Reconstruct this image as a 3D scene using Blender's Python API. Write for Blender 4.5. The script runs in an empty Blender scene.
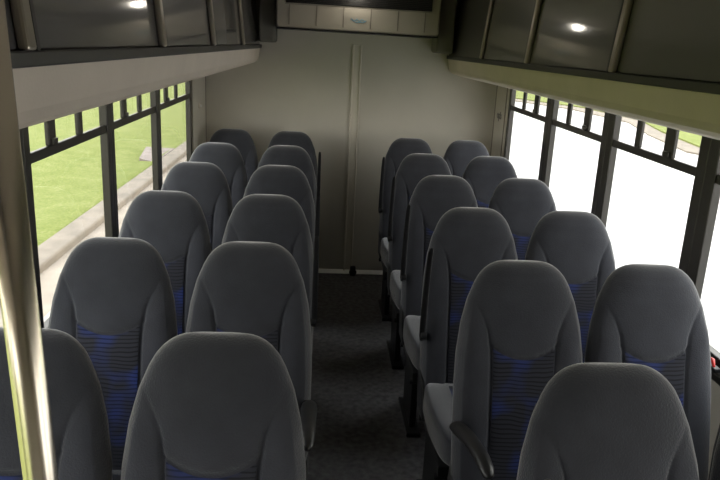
import bpy, bmesh, math, random
from mathutils import Vector, Matrix
random.seed(7)
S = bpy.context.scene
COL = S.collection
PI = math.pi

# ---------------------------------------------------------------- camera
CAM = dict(f=700.0, pitch=.272, yaw=.063, roll=.049, x=-.204, z=1.75)
def cam_axes():
    cp, sp = math.cos(CAM['pitch']), math.sin(CAM['pitch'])
    cy, sy = math.cos(CAM['yaw']), math.sin(CAM['yaw'])
    fwd = Vector((sy*cp, cy*cp, -sp)); right = Vector((cy, -sy, 0)); up = right.cross(fwd)
    c, s = math.cos(CAM['roll']), math.sin(CAM['roll'])
    return c*right + s*up, -s*right + c*up, fwd
r_, u_, w_ = cam_axes()
cd = bpy.data.cameras.new('camera'); cam = bpy.data.objects.new('camera', cd); COL.objects.link(cam)
m = Matrix.Identity(4)
for i in range(3):
    m[i][0] = r_[i]; m[i][1] = u_[i]; m[i][2] = -w_[i]
m[0][3] = CAM['x']; m[1][3] = 0; m[2][3] = CAM['z']
cam.matrix_world = m
cd.sensor_width = 36; cd.lens = CAM['f']/720*36; cd.clip_start = .02; cd.clip_end = 500
S.camera = cam

# ---------------------------------------------------------------- world, light, exposure
W = bpy.data.worlds.new('sky'); S.world = W; W.use_nodes = True
nt = W.node_tree; bg = nt.nodes['Background']
tc = nt.nodes.new('ShaderNodeTexCoord'); sep = nt.nodes.new('ShaderNodeSeparateXYZ')
ramp = nt.nodes.new('ShaderNodeValToRGB')
nt.links.new(tc.outputs['Generated'], sep.inputs[0]); nt.links.new(sep.outputs['Z'], ramp.inputs[0])
ramp.color_ramp.elements[0].position = 0.0; ramp.color_ramp.elements[0].color = (1, .945, .87, 1)
ramp.color_ramp.elements[1].position = .9; ramp.color_ramp.elements[1].color = (.85, .90, 1, 1)
nt.links.new(ramp.outputs[0], bg.inputs[0])
bg.inputs[1].default_value = 4.9
S.view_settings.view_transform = 'Standard'; S.view_settings.look = 'None'
S.view_settings.gamma = 1; S.view_settings.use_curve_mapping = False
S.view_settings.exposure = 0.0
S.cycles.max_bounces = 10; S.cycles.diffuse_bounces = 6; S.cycles.glossy_bounces = 4
S.cycles.transparent_max_bounces = 16
S.cycles.caustics_reflective = False; S.cycles.caustics_refractive = False
S.cycles.use_denoising = True

# ---------------------------------------------------------------- materials
def mat(name, color, rough=.6, metal=0, sheen=0, spec=.5, noise=None, bump=0, bscale=200, coat=0):
    """noise = (scale, amount): multiplies base colour by a little procedural variation"""
    M = bpy.data.materials.new(name); M.use_nodes = True
    n = M.node_tree; b = n.nodes['Principled BSDF']; b.inputs['Coat Roughness'].default_value = .07
    b.inputs['Base Color'].default_value = (*color, 1)
    b.inputs['Roughness'].default_value = rough; b.inputs['Metallic'].default_value = metal
    b.inputs['Specular IOR Level'].default_value = spec
    b.inputs['Sheen Weight'].default_value = sheen; b.inputs['Sheen Roughness'].default_value = .45
    b.inputs['Coat Weight'].default_value = coat
    co = n.nodes.new('ShaderNodeTexCoord')
    if noise:
        t = n.nodes.new('ShaderNodeTexNoise'); t.inputs['Scale'].default_value = noise[0]; t.inputs['Detail'].default_value = 4
        n.links.new(co.outputs['Object'], t.inputs['Vector'])
        r = n.nodes.new('ShaderNodeValToRGB'); a = noise[1]
        r.color_ramp.elements[0].position = .3; r.color_ramp.elements[1].position = .7
        r.color_ramp.elements[0].color = tuple(c*(1-a) for c in color) + (1,)
        r.color_ramp.elements[1].color = tuple(min(1, c*(1+a)) for c in color) + (1,)
        n.links.new(t.outputs['Fac'], r.inputs[0]); n.links.new(r.outputs[0], b.inputs['Base Color'])
    if bump:
        t = n.nodes.new('ShaderNodeTexNoise'); t.inputs['Scale'].default_value = bscale; t.inputs['Detail'].default_value = 3
        n.links.new(co.outputs['Object'], t.inputs['Vector'])
        bp = n.nodes.new('ShaderNodeBump'); bp.inputs['Strength'].default_value = bump; bp.inputs['Distance'].default_value = .002
        n.links.new(t.outputs['Fac'], bp.inputs['Height']); n.links.new(bp.outputs[0], b.inputs['Normal'])
    return M

M = {}
M['velour'] = mat('grey_velour', (.034, .036, .045), .95, sheen=.8, spec=.1, noise=(16, .10), bump=.7, bscale=260)
M['shell'] = mat('seat_shell_plastic', (.025, .025, .028), .5)
M['black'] = mat('black_plastic', (.012, .012, .013), .4)
M['darkmetal'] = mat('dark_seat_frame', (.03, .03, .032), .45, metal=.6)
M['seam'] = mat('seam_thread', (.035, .037, .044), .9)
M['wall'] = mat('beige_wall_plastic', (.61, .58, .51), .55, noise=(2.5, .05), bump=.15, bscale=90)
M['pad'] = mat('beige_vinyl', (.74, .65, .56), .6, noise=(6, .04), bump=.25, bscale=140)
M['trim'] = mat('beige_trim', (.70, .66, .57), .4)
M['rail'] = mat('dark_rail', (.035, .032, .03), .45)
M['divider'] = mat('champagne_metal', (.50, .45, .38), .3, metal=.85)
M['frame'] = mat('black_window_frame', (.030, .027, .023), .35)
M['door'] = mat('smoked_door_panel', (.115, .108, .108), .4, coat=1)
M['duct'] = mat('grey_duct', (.22, .21, .18), .6)
M['ceiling'] = mat('ceiling_fabric', (.6, .56, .48), .8)
M['knob_daylight'] = mat('knob_and_gap_daylight', (.8, .8, .78), .35, metal=.2)  # knob metal; its near-white also stands for daylight in the rear strips
M['acbody'] = mat('ac_housing', (.50, .46, .39), .45)
M['acseam'] = mat('ac_seam', (.28, .25, .21), .6)
M['acgrille'] = mat('ac_black_grille', (.012, .012, .013), .5)
M['aclogo'] = mat('ac_logo', (.18, .42, .58), .5)
M['red'] = mat('red_latch', (.55, .02, .015), .4)
M['sticker'] = mat('grey_sticker', (.25, .24, .23), .5)
M['pole'] = mat('brushed_pole', (.84, .76, .66), .26, metal=1)
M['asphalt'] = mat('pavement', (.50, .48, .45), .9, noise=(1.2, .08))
M['tandrive'] = mat('concrete_drive', (.31, .26, .205), .9, noise=(2.5, .15))  # warm tan concrete, darker than the pavement
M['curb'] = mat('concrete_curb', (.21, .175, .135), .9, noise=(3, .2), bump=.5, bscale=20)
M['patch'] = mat('concrete_pad', (.22, .18, .155), .9, noise=(3, .2))
M['under'] = mat('bus_shell', (.5, .5, .5), .5)

# carpet
M['carpet'] = mat('charcoal_carpet', (.125, .122, .128), .95, noise=(35, .35), bump=.6, bscale=160)

# grass
def grass():
    m = bpy.data.materials.new('lawn_grass'); m.use_nodes = True; n = m.node_tree; b = n.nodes['Principled BSDF']
    b.inputs['Roughness'].default_value = .9; b.inputs['Specular IOR Level'].default_value = .1
    co = n.nodes.new('ShaderNodeTexCoord')
    a = n.nodes.new('ShaderNodeTexNoise'); a.inputs['Scale'].default_value = 2.2; a.inputs['Detail'].default_value = 8; a.inputs['Roughness'].default_value = .7
    c = n.nodes.new('ShaderNodeTexNoise'); c.inputs['Scale'].default_value = 24; c.inputs['Detail'].default_value = 6
    for t in (a, c): n.links.new(co.outputs['Object'], t.inputs['Vector'])
    r = n.nodes.new('ShaderNodeValToRGB'); e = r.color_ramp.elements
    e[0].position = .34; e[0].color = (.125, .158, .036, 1); e[1].position = .72; e[1].color = (.29, .285, .13, 1)
    x = r.color_ramp.elements.new(.52); x.color = (.190, .212, .062, 1)
    mx = n.nodes.new('ShaderNodeMix'); mx.data_type = 'FLOAT'; mx.inputs[0].default_value = .5
    n.links.new(a.outputs['Fac'], mx.inputs[2]); n.links.new(c.outputs['Fac'], mx.inputs[3])
    n.links.new(mx.outputs[0], r.inputs[0]); n.links.new(r.outputs[0], b.inputs['Base Color'])
    bp = n.nodes.new('ShaderNodeBump'); bp.inputs['Strength'].default_value = .6; bp.inputs['Distance'].default_value = .05
    n.links.new(c.outputs['Fac'], bp.inputs['Height']); n.links.new(bp.outputs[0], b.inputs['Normal'])
    return m
M['grass'] = grass()

# blue patterned seat insert: dark cloth with wavy black lines and blue blotches
def insert_mat():
    m = bpy.data.materials.new('blue_patterned_insert'); m.use_nodes = True; n = m.node_tree; b = n.nodes['Principled BSDF']
    b.inputs['Roughness'].default_value = .95; b.inputs['Sheen Weight'].default_value = .15; b.inputs['Specular IOR Level'].default_value = .1
    co = n.nodes.new('ShaderNodeTexCoord'); mp = n.nodes.new('ShaderNodeMapping')
    n.links.new(co.outputs['Object'], mp.inputs[0])
    wv = n.nodes.new('ShaderNodeTexWave'); wv.wave_type = 'BANDS'; wv.bands_direction = 'Z'
    wv.inputs['Scale'].default_value = 26; wv.inputs['Distortion'].default_value = 7; wv.inputs['Detail'].default_value = 1; wv.inputs['Detail Scale'].default_value = .35
    n.links.new(mp.outputs[0], wv.inputs[0])
    no = n.nodes.new('ShaderNodeTexNoise'); no.inputs['Scale'].default_value = 7; no.inputs['Detail'].default_value = 2
    n.links.new(mp.outputs[0], no.inputs[0])
    r = n.nodes.new('ShaderNodeValToRGB'); e = r.color_ramp.elements
    e[0].position = .48; e[0].color = (.030, .031, .040, 1); e[1].position = .62; e[1].color = (.028, .042, .150, 1)
    n.links.new(no.outputs['Fac'], r.inputs[0])
    s = n.nodes.new('ShaderNodeValToRGB'); e = s.color_ramp.elements
    e[0].position = .12; e[0].color = (.45, .45, .45, 1); e[1].position = .35; e[1].color = (1, 1, 1, 1)
    n.links.new(wv.outputs['Fac'], s.inputs[0])
    mx = n.nodes.new('ShaderNodeMix'); mx.data_type = 'RGBA'; mx.blend_type = 'MULTIPLY'; mx.inputs[0].default_value = 1
    n.links.new(r.outputs[0], mx.inputs[6]); n.links.new(s.outputs[0], mx.inputs[7]); n.links.new(mx.outputs[2], b.inputs['Base Color'])
    return m
M['insert'] = insert_mat()

def glass():
    m = bpy.data.materials.new('window_glass'); m.use_nodes = True; n = m.node_tree; n.nodes.clear()
    o = n.nodes.new('ShaderNodeOutputMaterial'); t = n.nodes.new('ShaderNodeBsdfTransparent'); t.inputs[0].default_value = (.96, .97, .95, 1)
    g = n.nodes.new('ShaderNodeBsdfGlossy'); g.inputs['Roughness'].default_value = .02
    lw = n.nodes.new('ShaderNodeLayerWeight'); pw = n.nodes.new('ShaderNodeMath'); pw.operation = 'POWER'; pw.inputs[1].default_value = 5
    f = n.nodes.new('ShaderNodeMath'); f.operation = 'MULTIPLY_ADD'; f.inputs[1].default_value = .55; f.inputs[2].default_value = .025
    n.links.new(lw.outputs['Facing'], pw.inputs[0]); n.links.new(pw.outputs[0], f.inputs[0])
    mx = n.nodes.new('ShaderNodeMixShader'); n.links.new(f.outputs[0], mx.inputs[0]); n.links.new(t.outputs[0], mx.inputs[1]); n.links.new(g.outputs[0], mx.inputs[2])
    n.links.new(mx.outputs[0], o.inputs[0]); return m
M['glass'] = glass()
def emis(name, c, s):
    m = bpy.data.materials.new(name); m.use_nodes = True; b = m.node_tree.nodes['Principled BSDF']
    b.inputs['Emission Color'].default_value = (*c, 1); b.inputs['Emission Strength'].default_value = s; b.inputs['Base Color'].default_value = (.8, .8, .8, 1); return m
M['lamp'] = emis('lamp_lens', (1, .93, .8), 28)

# ---------------------------------------------------------------- helpers
def box(bm, x0, x1, y0, y1, z0, z1):
    v = [bm.verts.new(p) for p in ((x0,y0,z0),(x1,y0,z0),(x1,y1,z0),(x0,y1,z0),(x0,y0,z1),(x1,y0,z1),(x1,y1,z1),(x0,y1,z1))]
    for f in ((3,2,1,0),(4,5,6,7),(0,1,5,4),(1,2,6,5),(2,3,7,6),(3,0,4,7)): bm.faces.new([v[i] for i in f])
def tube(bm, pts, rad, n=12, sx=1, sy=1, up=Vector((0,0,1))):
    pts = [Vector(p) for p in pts]; rings = []
    rad = rad if isinstance(rad, (list, tuple)) else [rad]*len(pts)
    for i, p in enumerate(pts):
        t = (pts[min(i+1, len(pts)-1)] - pts[max(i-1, 0)]).normalized()
        a = t.cross(up) if abs(t.dot(up)) < .95 else t.cross(Vector((0, 1, 0)))
        a.normalize(); b = t.cross(a)
        rings.append([bm.verts.new(p + rad[i]*(sx*math.cos(k*2*PI/n)*a + sy*math.sin(k*2*PI/n)*b)) for k in range(n)])
    for A, B in zip(rings, rings[1:]):
        for k in range(n): bm.faces.new((A[k], A[(k+1) % n], B[(k+1) % n], B[k]))
    bm.faces.new(rings[0][::-1]); bm.faces.new(rings[-1])
def prism(bm, prof, y0, y1):
    """extrude an (x,z) profile along y"""
    a = [bm.verts.new((x, y0, z)) for x, z in prof]; b = [bm.verts.new((x, y1, z)) for x, z in prof]
    n = len(prof)
    for i in range(n): bm.faces.new((a[i], a[(i+1) % n], b[(i+1) % n], b[i]))
    bm.faces.new(a[::-1]); bm.faces.new(b)
def obj(name, bm, m, parent=None, bevel=0, smooth=False, seg=2):
    bmesh.ops.recalc_face_normals(bm, faces=bm.faces)
    me = bpy.data.meshes.new(name); bm.to_mesh(me); bm.free(); me.materials.append(m)
    o = bpy.data.objects.new(name, me); COL.objects.link(o)
    if parent: o.parent = parent
    if smooth:
        for p in me.polygons: p.use_smooth = True
    if bevel:
        b = o.modifiers.new('bevel', 'BEVEL'); b.width = bevel; b.segments = seg; b.limit_method = 'ANGLE'; b.angle_limit = .6
    return o
def tag(o, label=None, cat=None, group=None, kind=None):
    for k, v in (('label', label), ('category', cat), ('group', group), ('kind', kind)):
        if v: o[k] = v
    return o
def empty(name, loc=(0,0,0)):
    o = bpy.data.objects.new(name, None); COL.objects.link(o); o.location = loc; o.empty_display_size = .1; return o
def struct(name, bm, m, label=None, cat=None, **k):
    return tag(obj(name, bm, m, **k), label, cat, None, 'structure')
def B(): return bmesh.new()

# ---------------------------------------------------------------- the setting
ZF, ZC = -.08, 2.12                      # floor and ceiling
XL, XR, YR, YF = -1.09, 1.15, 5.5, -1.4  # inner faces of the side walls, rear wall, front
SILL, MID = .77, 1.365
GND = -.9

b = B(); box(b, XL-.08, XR+.08, YF, YR+.08, ZF-.12, ZF); struct('floor', b, M['carpet'], 'charcoal carpeted aisle floor', 'floor')
b = B(); box(b, XL-.08, XR+.08, YF, YR+.08, ZC, ZC+.06); struct('ceiling', b, M['ceiling'], 'pale bus ceiling above the overhead racks', 'ceiling')
b = B(); box(b, XL-.08, XR+.08, YR, YR+.08, ZF, ZC); rear = struct('wall_rear', b, M['wall'], 'plain beige rear wall behind the last row', 'wall')

def side(name, x, s, ys, y_end, lab):
    """side wall with openings between pillars; ys = pillar centres"""
    x0, x1 = (x-.07, x) if s < 0 else (x, x+.07)
    b = B()
    box(b, x0, x1, YF, YR, ZF, SILL)
    box(b, x0, x1, YF, YR, 1.60, ZC)
    xa, xb = (x-.028, x) if s < 0 else (x, x+.028)
    box(b, xa, xb, y_end, YR, SILL, 1.60)
    box(b, x0, x1, YF, ys[0]-.05, SILL, 1.60)
    return struct(name, b, M['wall'], lab, 'wall')
YL = [-.52, .36, 1.24, 2.12, 3.0, 3.88]; LE = 4.86
YRt = [-.35, .55, 1.455, 2.36, 3.25, 4.14]; RE = 5.07
side('wall_left', XL, -1, YL, LE, 'beige left side wall with the lawn behind its windows')
side('wall_right', XR, 1, YRt, RE, 'beige right side wall with bright windows')

# window band: one window per bay: frame (pillar halves), mid rail, transom bars, panes
def window(n, x, s, ya, yb, first_w, last_w, bars):
    w = tag(empty('window_%d' % n, (x, ya, SILL)), None, None, None, 'structure')
    w['label'] = ('left side bus window bay %d of black frame and clear glass' if s < 0 else 'right side bus window bay %d of black frame and clear glass') % n
    X = lambda a, c: tuple(sorted((s*a, s*c)))
    L = yb-ya; H = 1.60-SILL
    def P(name, boxes, m, par=w, bv=.004):
        b = B()
        for q in boxes: box(b, *q)
        return obj(name, b, m, par, bevel=bv)
    x0, x1 = X(-.008, .026)
    P('window_frame', [(x0, x1, 0, first_w, 0, H), (x0, x1, L-last_w, L, 0, H), (x0, x1, 0, L, 0, .03), (x0, x1, 0, L, H-.03, H)], M['frame'])
    x0, x1 = X(-.002, .014)
    P('mid_rail', [(x0, x1, first_w, L-last_w, MID-SILL-.017, MID-SILL+.017)], M['frame'])
    for yc, wd in bars:
        P('transom_bar', [(x0, x1, yc-wd/2, yc+wd/2, MID-SILL+.017, H-.03)], M['frame'])
        if wd > .05: P('slide_catch', [(*X(-.012, -.001), yc-wd*.3, yc+wd*.3, MID-SILL+.019, MID-SILL+.04)], M['frame'], bv=.002)
    x0, x1 = X(.018, .022)
    b = B(); box(b, x0, x1, first_w, L-last_w, .03, H-.03); obj('glass_pane', b, M['glass'], w)
    return w
k = 1
for i, y in enumerate(YL):
    yb = YL[i+1] if i+1 < len(YL) else LE
    last = i+1 == len(YL)
    window(k, XL, -1, y, yb, (.048), .045 if last else .048, [(.25, .062), (.53, .045)]); k += 1
for i, y in enumerate(YRt):
    yb = YRt[i+1] if i+1 < len(YRt) else RE
    last = i+1 == len(YRt)
    window(k, XR, 1, y, yb, .065, .045 if last else .065, [(.30, .078), (.58, .048)]); k += 1

# trims: interior window sill caps and corner seams
b = B(); box(b, XL, XL+.03, YF, LE, SILL-.035, SILL-.005); struct('trim_1', b, M['frame'], 'dark sill trim under the left windows', 'trim', bevel=.005)
b = B(); box(b, XR-.035, XR, YF, RE, SILL-.035, SILL-.005); struct('trim_2', b, M['frame'], 'dark sill trim under the right windows', 'trim', bevel=.005)
b = B(); box(b, XR-.006, XR, 5.16, 5.17, SILL, 1.6); box(b, XR-.004, XR, YR-.02, YR-.008, SILL, 1.6); struct('trim_3', b, M['acseam'], 'thin seam at the right rear corner', 'trim')
b = B(); box(b, XL, XL+.004, YR-.02, YR-.008, SILL, 1.6); box(b, XL, XL+.006, 4.90, 4.91, SILL, 1.6); struct('trim_4', b, M['acseam'], 'thin seam at the left rear corner', 'trim')
# centre post over the rear wall joint
b = B(); xs = .015
box(b, xs, xs+.072, YR-.006, YR, ZF, 1.745); box(b, xs, xs+.013, YR-.016, YR-.006, ZF, 1.745); box(b, xs+.059, xs+.072, YR-.016, YR-.006, ZF, 1.745)
struct('trim_5', b, M['trim'], 'narrow vertical cover strip down the middle of the rear wall', 'trim', bevel=.003)

# unseen front of the bus: windscreen closed by a solid wall to block light
b = B(); box(b, XL-.07, XR+.07, YF-.06, YF, ZF, ZC)
struct('front_light_block', b, M['wall'], 'unseen solid bus front added to block light behind the viewer', 'wall')

# ---------------------------------------------------------------- outside ground
b = B(); box(b, XL-.9, 160, -60, 160, GND-.2, GND); struct('ground', b, M['asphalt'], 'bright pavement on the right side of the bus', 'pavement')
b = B(); box(b, -3.3, XL-.9, -60, 160, GND-.2, GND-.002); struct('driveway', b, M['tandrive'], 'pale concrete drive between bus and kerb', 'driveway')
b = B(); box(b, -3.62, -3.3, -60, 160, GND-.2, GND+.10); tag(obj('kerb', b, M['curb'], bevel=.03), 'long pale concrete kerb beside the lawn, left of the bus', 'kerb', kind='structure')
b = B()
NX, NY = 40, 80; g = [[b.verts.new((-3.62-80*(i/NX)**2, -40+160*j/NY, GND+.07+(0.05*math.sin(i*.9+j*.5) if i else 0))) for j in range(NY+1)] for i in range(NX+1)]
for i in range(NX):
    for j in range(NY): b.faces.new((g[i][j], g[i+1][j], g[i+1][j+1], g[i][j+1]))
tag(obj('lawn', b, M['grass'], smooth=True), 'mown yellow-green lawn beyond the kerb, left of the bus', 'lawn', kind='stuff')
def poly_slab(name, pts, z0, z1, m):
    b = B(); a = [b.verts.new((x, y, z0)) for x, y in pts]; c = [b.verts.new((x, y, z1)) for x, y in pts]; n = len(pts)
    for i in range(n): b.faces.new((a[i], a[(i+1) % n], c[(i+1) % n], c[i]))
    b.faces.new(a[::-1]); b.faces.new(c); return obj(name, b, m)
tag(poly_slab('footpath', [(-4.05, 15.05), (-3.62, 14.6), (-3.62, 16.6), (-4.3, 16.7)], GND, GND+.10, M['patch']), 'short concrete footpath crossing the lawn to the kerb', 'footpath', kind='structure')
far = [(11.6, 21.2), (12.4, 25.5), (13.6, 30), (13.2, 36), (10.6, 42), (8, 50), (8, 110), (90, 110), (90, 15), (16, 18), (12.5, 19)]
tag(poly_slab('lawn_edge', [(x-(.9 if x < 50 else 0), y-(.9 if y < 50 else 0)) for x, y in far], GND-.01, GND+.05, M['curb']), 'low kerb around the far lawn across the pavement', 'kerb', kind='structure')
tag(poly_slab('lawn_far', far, GND, GND+.10, M['grass']), 'far lawn across the bright pavement, right of the bus', 'lawn', kind='stuff')

# ---------------------------------------------------------------- overhead racks
def rack(name, label, s, xf, xw, divs, ylen0, ylen1, zb):
    """xf = face plane, xw = wall; s = side"""
    def tilt(b, s, z0):
        for v in b.verts: v.co.x += s*.10*(v.co.z-z0)
    t = tag(empty(name, (xf, ylen0, zb)), label, 'luggage rack', 'overhead luggage racks')
    rx = lambda x: x-xf
    L = ylen1-ylen0
    z = lambda q: q-1.68
    b = B()
    prof = [(0, z(1.675)), (s*.012, z(1.60)), (s*.022, z(1.578)), (s*.045, z(1.563)), (s*.10, z(1.548)), (rx(xw)-s*.001, z(1.497)), (rx(xw)-s*.001, z(1.66)), (s*.03, z(1.675))]
    prism(b, prof, 0, L); o = obj('padded_base', b, M['pad'], t); o['label'] = 'beige padded underside'
    b = B(); x0, x1 = sorted((-s*.012, s*.03)); box(b, x0, x1, 0, L, z(1.672), z(1.698)); obj('bottom_rail', b, M['rail'], t, bevel=.004)
    # rack bin body: shelf floor, back
    ds = sorted(divs); ed = [ylen0] + ds + [ylen1]
    for a, c in zip(ed, ed[1:]):
        b = B(); x0, x1 = sorted((s*.004, s*.014)); box(b, x0, x1, a-ylen0+.004, c-ylen0-.004, z(1.698), 2.098-zb); tilt(b, s, z(1.698)); o = obj('door_panel', b, M['door'], t, bevel=.003)
    o['label'] = 'smoked dark panel'
    b = B(); x0, x1 = sorted((s*.022, s*.07)); box(b, x0, x1, 0, L, 2.098-zb, 2.12-zb); obj('top_rail', b, M['rail'], t)
    for d in ds:
        b = B(); x0, x1 = sorted((-s*.016, s*.003)); box(b, x0, x1, d-ylen0-.019, d-ylen0+.019, z(1.698), 2.10-zb); tilt(b, s, z(1.698))
        q = obj('divider', b, M['divider'], t, bevel=.006); q['label'] = 'vertical champagne-coloured divider'
        b = B(); x0, x1 = sorted((-s*.014, s*.004)); box(b, x0, x1, d-ylen0+.020, d-ylen0+.034, z(1.698), 2.10-zb); tilt(b, s, z(1.698))
        obj('divider_gasket', b, M['rail'], q).matrix_parent_inverse = Matrix.Identity(4)
    return t
rack('overhead_rack', 'long overhead luggage rack with smoked doors on the left above the lawn-side windows', -1, -.68, XL, [-.3, .5, 1.18, 2.16, 3.15, 4.3], YF, YR, 1.698)
rack('overhead_rack', 'long overhead luggage rack with smoked doors on the right above the blown-out windows', 1, .75, XR, [-.3, .5, 1.35, 2.32, 3.33, 4.31], YF, YR, 1.683)

# ---------------------------------------------------------------- rear air conditioner
AY = 5.1
ac = tag(empty('air_conditioner', (.03, AY, 1.84)), 'wide beige air conditioner unit with black grille high on the rear wall', 'air conditioner')
b = B()
prism(b, [(-.56, .0), (-.54, -.012), (.54, -.012), (.56, .0), (.56, .275), (-.56, .275)], 0, .39); obj('housing', b, M['acbody'], ac, bevel=.012, seg=3)
b = B(); box(b, -.555, .555, -.004, .38, -.020, -.010); obj('shadow_gap', b, M['acgrille'], ac)
b = B(); box(b, -.495, .50, -.008, .004, .155, .262); gr = obj('grille', b, M['acgrille'], ac, bevel=.003); gr['label'] = 'black air grille'
for kk in range(8):
    b = B(); box(b, -.49, .495, -.0115, -.0075, .162+.012*kk, .166+.012*kk); obj('grille_slat', b, M['rail'], gr)
for xx in (-.47, -.286, -.102, .085, .272, .458):
    b = B(); box(b, xx-.0035, xx+.0035, -.003, .002, .012, .145); obj('vent_seam', b, M['acseam'], ac)
b = B(); box(b, -.5, .5, -.003, .001, .146, .150); obj('vent_seam', b, M['acseam'], ac)
b = B()   # small light blue script mark on the centre panel (illegible in the photo)
tube(b, [(-.055+.011*i, -.004, .066+.010*math.sin(i*1.9)) for i in range(11)], .0028, 6)
tube(b, [(-.02, -.004, .052), (.04, -.004, .054), (.052, -.004, .066)], .0024, 6)
obj('logo_mark', b, M['aclogo'], ac)['label'] = 'small light blue script mark'
for x0, x1, zb, lab in ((-.672, -.552, 1.735, 'grey duct box between the air conditioner and the left rack'), (.613, .738, 1.715, 'grey duct box between the air conditioner and the right rack')):
    b = B(); box(b, 0, x1-x0, 0, .26, zb-1.70, ZC-1.70); o = obj('duct_box', b, M['duct'], bevel=.02, seg=3); o.location = (x0, 5.235, 1.70)
    tag(o, lab, 'duct', 'rear duct boxes')

ac.rotation_euler.y = .012; ac.location.z += .005; ac.scale.x = 1.02
# ceiling lamp just before the air conditioner
lamp = tag(empty('ceiling_lamp', (.02, 4.99, ZC)), 'small round ceiling lamp in front of the rear air conditioner', 'lamp')
def disc(name, r0, r1, z0, z1, m, par):
    b = B(); bmesh.ops.create_cone(b, cap_ends=True, segments=32, radius1=r0, radius2=r1, depth=z1-z0, matrix=Matrix.Translation((0, 0, (z0+z1)/2)))
    return obj(name, b, m, par, bevel=.004)
disc('lamp_base', .062, .068, -.02, 0, M['trim'], lamp)
b = B(); bmesh.ops.create_uvsphere(b, u_segments=24, v_segments=12, radius=.032, matrix=Matrix.Translation((0, 0, -.02)) @ Matrix.Diagonal((1, 1, 1.1, 1)))
obj('lamp_lens', b, M['lamp'], lamp, smooth=True)

# pale tilted strips painted in for daylight under the rear wall
for x0, x1, lab in ((-.30, .068, 'pale strip painted in for daylight on the left at the foot of the rear wall'), (.118, .46, 'pale strip painted in for daylight on the right at the foot of the rear wall')):
    b = B(); prof=[(-.02,0),(.02,0),(.02,.026),(.012,.026)]; a=[b.verts.new((0,y,z)) for y,z in prof]; c=[b.verts.new((x1-x0,y,z)) for y,z in prof]; [b.faces.new((a[i],a[(i+1)%4],c[(i+1)%4],c[i])) for i in range(4)]; b.faces.new(a[::-1]); b.faces.new(c); o = obj('daylight_strip', b, M['knob_daylight'], bevel=.003); o.location = (x0, YR-.021, ZF+.012)
    tag(o, lab, 'painted daylight', 'rear daylight strips')
b = B(); box(b, -.022, .022, -.03, .03, 0, .075); box(b, -.03, .03, -.034, -.02, .02, .05)
o = obj('floor_latch', b, M['black'], bevel=.006); o.location = (.093, YR-.033, ZF); tag(o, 'small black latch between the two pale daylight strips', 'latch')

# small things on the walls
def knob(name, x, y, z, s, lab):
    t = tag(empty(name, (x, y, z)), lab, 'fastener')
    b = B(); bmesh.ops.create_cone(b, cap_ends=True, segments=20, radius1=.022, radius2=.018, depth=.010, matrix=Matrix.Translation((s*.005, 0, 0)) @ Matrix.Rotation(s*PI/2, 4, 'Y')); obj('plate', b, M['trim'], t, bevel=.003)
    b = B(); bmesh.ops.create_cone(b, cap_ends=True, segments=16, radius1=.010, radius2=.007, depth=.012, matrix=Matrix.Translation((s*.016, 0, 0)) @ Matrix.Rotation(s*PI/2, 4, 'Y')); obj('knob', b, M['knob_daylight'], t, bevel=.002)
    return t
knob('wall_fastener', XL, 5.18, 1.27, 1, 'small round metal fastener on the left wall beside the rear corner')
b = B()
for i in range(3):
    tube(b, [(0, -.045+.045*i+.016*math.cos(a*PI/6), .018*math.sin(a*PI/6)) for a in range(13)], .003, 6)
tube(b, [(0, -.03, -.02), (0, -.03, .035)], .003, 6)
tube(b, [(0, .014, .0), (0, .014, -.04)], .003, 6)
o = obj('wall_decal', b, M['sticker']); o.location = (XR-.002, 5.33, 1.275); tag(o, 'faint grey lettering decal on the right wall beside the rear corner', 'decal')

# red emergency latch on the right sill
t = tag(empty('window_latch', (XR-.035, 2.06, SILL+.003)), 'red emergency release handle on the right window sill beside the front right seats', 'latch')
b = B(); box(b, -.012, .012, -.035, .035, -.003, .012); obj('latch_base', b, M['black'], t, bevel=.003)
b = B(); tube(b, [(-.002, .03, .012), (-.008, .01, .03), (-.015, -.02, .038), (-.03, -.055, .032)], [.006, .007, .007, .005], 8); tube(b, [(-.006, .012, .03), (-.022, .02, .05)], .005, 8)
obj('latch_handle', b, M['red'], t, smooth=True)['label'] = 'red handle'

# stanchion pole beside the camera
t = tag(empty('grab_pole', (-.467, .70, ZF)), 'upright shiny champagne-coloured grab pole at the left edge nearest the viewer', 'pole')
b = B(); tube(b, [(0, 0, .012), (-.031, 0, 1.1), (-.062, 0, ZC-ZF-.012)], .0178, 32, up=Vector((0, 1, 0))); obj('tube', b, M['pole'], t, smooth=True)
disc('floor_flange', .05, .045, 0, .014, M['pole'], t)
o = disc('ceiling_flange', .045, .05, ZC-ZF-.014, ZC-ZF, M['pole'], t); o.location.x = -.062

# ---------------------------------------------------------------- passenger seats
TOP = 1.197          # seat height above the floor
def lerp(tab, d):
    if d <= tab[0][0]: return tab[0][1]
    for (a, x), (c, y) in zip(tab, tab[1:]):
        if d <= c: return x+(y-x)*(d-a)/(c-a)
    return tab[-1][1]
HW = [(0, .062), (.003, .078), (.008, .092), (.016, .107), (.028, .122), (.045, .137), (.07, .151), (.12, .172), (.19, .190), (.28, .202), (.38, .2065), (.50, .207), (.66, .205), (.80, .20)]
HT = [(0, .010), (.004, .020), (.012, .030), (.025, .038), (.05, .046), (.10, .052), (.3, .056), (.8, .060)]
def lean(d): return -.27*d - .02*math.sin(min(d, .75)/.75*PI)*0     # seat back leans towards the rear at the top
def seam_x(d):
    if d < .09: return 9
    return lerp([(.09, .166), (.12, .150), (.16, .126), (.20, .111), (.25, .103), (.31, .100), (.8, .102)], d)
def u_seam(x): return .274 - .036*(abs(x)/.105)**2 if abs(x) < .118 else -1
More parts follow.
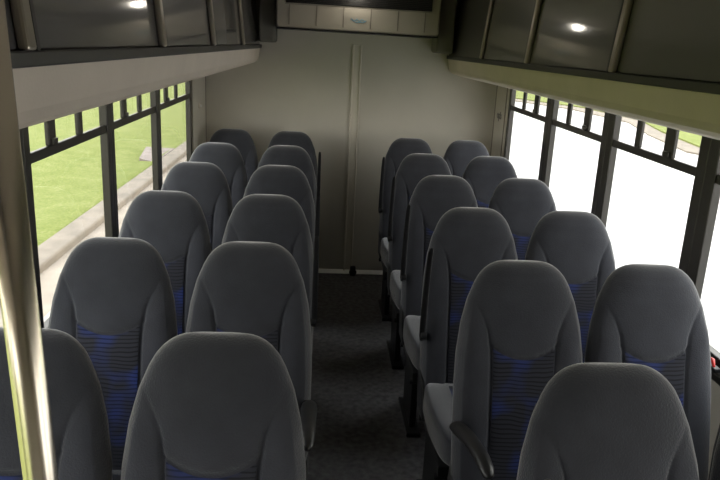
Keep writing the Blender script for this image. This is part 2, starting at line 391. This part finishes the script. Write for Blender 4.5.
def bulge(x, d):
    s = seam_x(d); ax = abs(x)
    g = 0
    if s < 1:
        k = min(1, (d-.09)/.12)
        q = (ax-s)
        if q > 0: g += .020*k*math.sin(min(1, q/.075)*PI*.5)*1.0
        g -= .006*k*math.exp(-(q/.0048)**2)
    if ax < .112 and d < .60:
        q = d-u_seam(x); g -= .005*math.exp(-(q/.005)**2)
        if q < 0: g += .006*math.exp(-((q+.05)/.06)**2)*(1-(ax/.112)**2)
    
    return g
NU, NV = 120, 96
def d_at(j): t = j/NV; return .79*(t**1.35)
def front_pt(x, d, off=0):
    w, t = lerp(HW, d), lerp(HT, d)
    u = min(1, abs(x)/w); yy = t*(1-u**3.2)**(1/2.2)
    return Vector((x, lean(d)-yy-bulge(x, d)*(1 if u < .9 else (1-u)/.1)-off, TOP-d))
def make_backrest():
    b = B(); rings = []
    for j in range(NV+1):
        d = d_at(j); w, t = lerp(HW, d), lerp(HT, d); ring = []
        for i in range(NU+1):
            x = w*math.sin(PI/2*(2*i/NU-1)); ring.append(b.verts.new(front_pt(x, d)))
        nb = 30
        for i in range(1, nb):
            x = w*math.cos(PI*i/nb); u = abs(x)/w
            ring.append(b.verts.new((x, lean(d)+t*.85*(1-u**3)**(1/2.4), TOP-d)))
        rings.append(ring)
    n = len(rings[0])
    for A, C in zip(rings, rings[1:]):
        for k in range(n): b.faces.new((A[k], A[(k+1) % n], C[(k+1) % n], C[k]))
    b.faces.new(rings[0]); b.faces.new(rings[-1][::-1])
    return b
def make_insert():
    b = B(); R = 40; Cn = 28; g = []
    for j in range(R+1):
        row = []
        for i in range(Cn+1):
            u = 2*i/Cn-1
            d0 = u_seam(.098*u)+.006; d = d0+(.76-d0)*j/R
            x = (seam_x(d)-.006)*u
            row.append(b.verts.new(front_pt(x, d, .0022)))
        g.append(row)
    for j in range(R):
        for i in range(Cn): b.faces.new((g[j][i], g[j][i+1], g[j+1][i+1], g[j+1][i]))
    return b
def superbox(b, cx, cy, cz, ax, ay, az, e=.35, nu=40, nv=20, f=None):
    rings = []
    sg = lambda v, p: math.copysign(abs(v)**p, v)
    for j in range(nv+1):
        ph = -PI/2+PI*j/nv; row = []
        for i in range(nu):
            th = 2*PI*i/nu
            p = Vector((cx+ax*sg(math.cos(ph), e)*sg(math.cos(th), e), cy+ay*sg(math.cos(ph), e)*sg(math.sin(th), e), cz+az*sg(math.sin(ph), e)))
            if f: p = f(p)
            row.append(b.verts.new(p))
        rings.append(row)
    for A, C in zip(rings, rings[1:]):
        for k in range(nu): b.faces.new((A[k], A[(k+1) % nu], C[(k+1) % nu], C[k]))
    bmesh.ops.remove_doubles(b, verts=b.verts, dist=1e-5)
def children(o): return [c for c in COL.objects if c.parent == o]

def make_seat():
    t = empty('passenger_seat')
    o = obj('backrest', make_backrest(), M['velour'], t, smooth=True)
    o = obj('patterned_insert', make_insert(), M['insert'], t, smooth=True); o['label'] = 'dark blue patterned fabric centre'
    # piping along the headrest seam
    b = B(); tube(b, [front_pt(.097*(i/8-1), u_seam(.097*(i/8-1)), -.001) for i in range(17)], .0018, 6); obj('seam', b, M['seam'], t, smooth=True)
    # cushion
    def cf(p):
        q = (abs(p.x)-.12)/.08
        if p.z > .48 and q > 0: p.z += .016*min(1, q)*(1 if abs(p.x) < .195 else .5)
        p.x *= 1-.10*max(0, -.45-p.y)/.25
        return p
    b = B(); superbox(b, 0, -.45, .452, .203, .25, .066, .38, 56, 24, cf); obj('seat_cushion', b, M['velour'], t, smooth=True)
    b = B()
    g = [[b.verts.new((.100*(i/6-1), -.66+.38*j/10, .5195)) for i in range(13)] for j in range(11)]
    for j in range(10):
        for i in range(12): b.faces.new((g[j][i], g[j][i+1], g[j+1][i+1], g[j+1][i]))
    obj('cushion_insert', b, M['insert'], t)['label'] = 'dark blue patterned cushion centre'
    # rear shell: a thin curved plastic back
    b = B(); rs = []
    for j in range(24):
        d = .10+.66*j/23; w = lerp(HW, d)*.93; t0 = lerp(HT, d)*.85+.004; row = []
        for i in range(21):
            x = w*(i/10-1); u = abs(x)/w
            row.append((x, lean(d)+t0*(1-.55*u**4)+.004, TOP-d))
        rs.append(row)
    F = [[b.verts.new(p) for p in r] for r in rs]; K = [[b.verts.new((p[0], p[1]+.008, p[2])) for p in r] for r in rs]
    for G in (F, K):
        for j in range(23):
            for i in range(20): b.faces.new((G[j][i], G[j][i+1], G[j+1][i+1], G[j+1][i]))
    for j in range(23):
        for i in (0, 20): b.faces.new((F[j][i], F[j+1][i], K[j+1][i], K[j][i]))
    for i in range(20):
        for j in (0, 23): b.faces.new((F[j][i], F[j][i+1], K[j][i+1], K[j][i]))
    obj('back_shell', b, M['shell'], t, smooth=True)
    # frame and pedestal
    b = B(); box(b, -.19, .19, -.65, -.19, .345, .39); tube(b, [(-.20, -.63, .34), (.20, -.63, .34)], .014, 10); tube(b, [(-.20, -.22, .34), (.20, -.22, .34)], .014, 10)
    obj('seat_frame', b, M['darkmetal'], t, bevel=.004)
    for sx in (-1, 1):
        b = B(); box(b, sx*.15-.016, sx*.15+.016, -.50, -.22, .022, .35); box(b, sx*.15-.035, sx*.15+.035, -.56, -.18, .0, .022)
        obj('leg', b, M['darkmetal'], t, bevel=.006)
    # hinge bracket on both sides where the back meets the cushion
    for sx in (-1, 1):
        b = B(); x0, x1 = sorted((sx*.192, sx*.205)); prism_pts = [(-.32, .38), (-.16, .38), (-.13, .50), (-.15, .58), (-.24, .50)]
        a = [b.verts.new((x0, y, z)) for y, z in prism_pts]; c = [b.verts.new((x1, y, z)) for y, z in prism_pts]
        for i in range(5): b.faces.new((a[i], a[(i+1) % 5], c[(i+1) % 5], c[i]))
        b.faces.new(a[::-1]); b.faces.new(c)
        obj('hinge_bracket', b, M['black'], t, bevel=.004)
    return t
def make_arm(raise_deg, fat, tall):
    """armrest, pivot at the origin, pointing forward (-y); raise_deg turns it up"""
    a = math.radians(raise_deg)
    def P(s, h):
        s *= 1.08
        return Vector((0, -(s*math.cos(a)-h*math.sin(a)), s*math.sin(a)+h*math.cos(a)))
    b = B()
    pts = [P(-.02, .0), P(.0, .0), P(.06, .004), P(.14, .008), P(.22, .006), P(.30, -.002), P(.345, -.014), P(.365, -.026), P(.37, -.032)]
    tube(b, pts, [.016, .024, .026, .024, .022, .021, .019, .014, .006], 16, sx=fat, sy=tall, up=Vector((1, 0, 0)))
    return b
proto = make_seat()
def copy_tree(o, parent=None):
    c = o.copy(); COL.objects.link(c); c.parent = parent
    for ch in children(o): copy_tree(ch, c)
    return c
arm_mesh = {}
def arm_part(seat, sx, deg):
    if deg not in arm_mesh:
        o = obj('armrest', make_arm(deg, .75 if deg < 45 else .24, 1.0 if deg < 45 else .5), M['black'], seat, smooth=True); arm_mesh[deg] = o
    else:
        o = arm_mesh[deg].copy(); COL.objects.link(o); o.parent = seat
    o.location = (sx*(.203 if deg < 45 else .209), -.195, .72 if deg < 45 else .70)
    o['label'] = 'black folding armrest'
    k = 'bolt'
    if k not in arm_mesh:
        b = B(); bmesh.ops.create_cone(b, cap_ends=True, segments=16, radius1=.017, radius2=.017, depth=.024, matrix=Matrix.Rotation(PI/2, 4, 'Y'))
        p = obj('armrest_pivot', b, M['darkmetal'], o, bevel=.003); arm_mesh[k] = p
    else:
        p = arm_mesh[k].copy(); COL.objects.link(p); p.parent = o
    p.location = (-sx*.006, 0, 0)
ROWN = ['front row', 'second row', 'third row', 'fourth row', 'fifth row', 'last row']
EXTRA = {
 ('LA', 0): 'big rounded grey seat at bottom left centre, aisle side of the left front row',
 ('LW', 0): 'grey seat half hidden by the pole, window side of the left front row',
 ('RA', 0): 'rounded grey seat cut off by the bottom edge, just right of the aisle',
 ('RW', 0): 'grey seat cut off at the bottom right corner, front row window side',
 ('RA', 1): 'grey seat right of the aisle with curved armrest swung down, second row aisle side',
 ('RW', 1): 'grey seat beside the wide right window pillar, second row window side',
 ('LA', 1): 'grey seat left of the aisle with armrest swung down, second row aisle side',
 ('LW', 5): 'bluish grey seat in the left rear corner, last row beside the left wall',
 ('RW', 5): 'bluish grey seat in the right rear corner, last row beside the right wall',
}
spots = []
for key, x, dy in (('LW', -.848, 0), ('LA', -.416, 0), ('RA', .443, -.115), ('RW', .860, -.115)):
    for r in range(6): spots.append((key, r, x + {('RA', 0): -.010, ('LW', 0): .004}.get((key, r), 0), 1.456+dy+.74*r))
first = True
copies = []
for key, r, x, y in spots:
    t = proto if first else copy_tree(proto)
    first = False; copies.append((t, key, r)); t.location = (x, y, ZF)
    side_ = 'left' if key[0] == 'L' else 'right'
    lab = EXTRA.get((key, r)) or ('grey seat with armrest folded up, aisle side, %s %s of the aisle' % (ROWN[r], side_) if key[1] == 'A'
        else 'high-backed grey velour seat, window side, %s, %s of the aisle' % (ROWN[r], side_))
    tag(t, lab, 'seat', 'high-backed passenger seats')
for t, key, r in copies:
    if key[1] == 'A':
        down = (key, r) in (('LA', 0), ('LA', 1), ('RA', 1))
        arm_part(t, 1 if key[0] == 'L' else -1, 17 if down else 84)
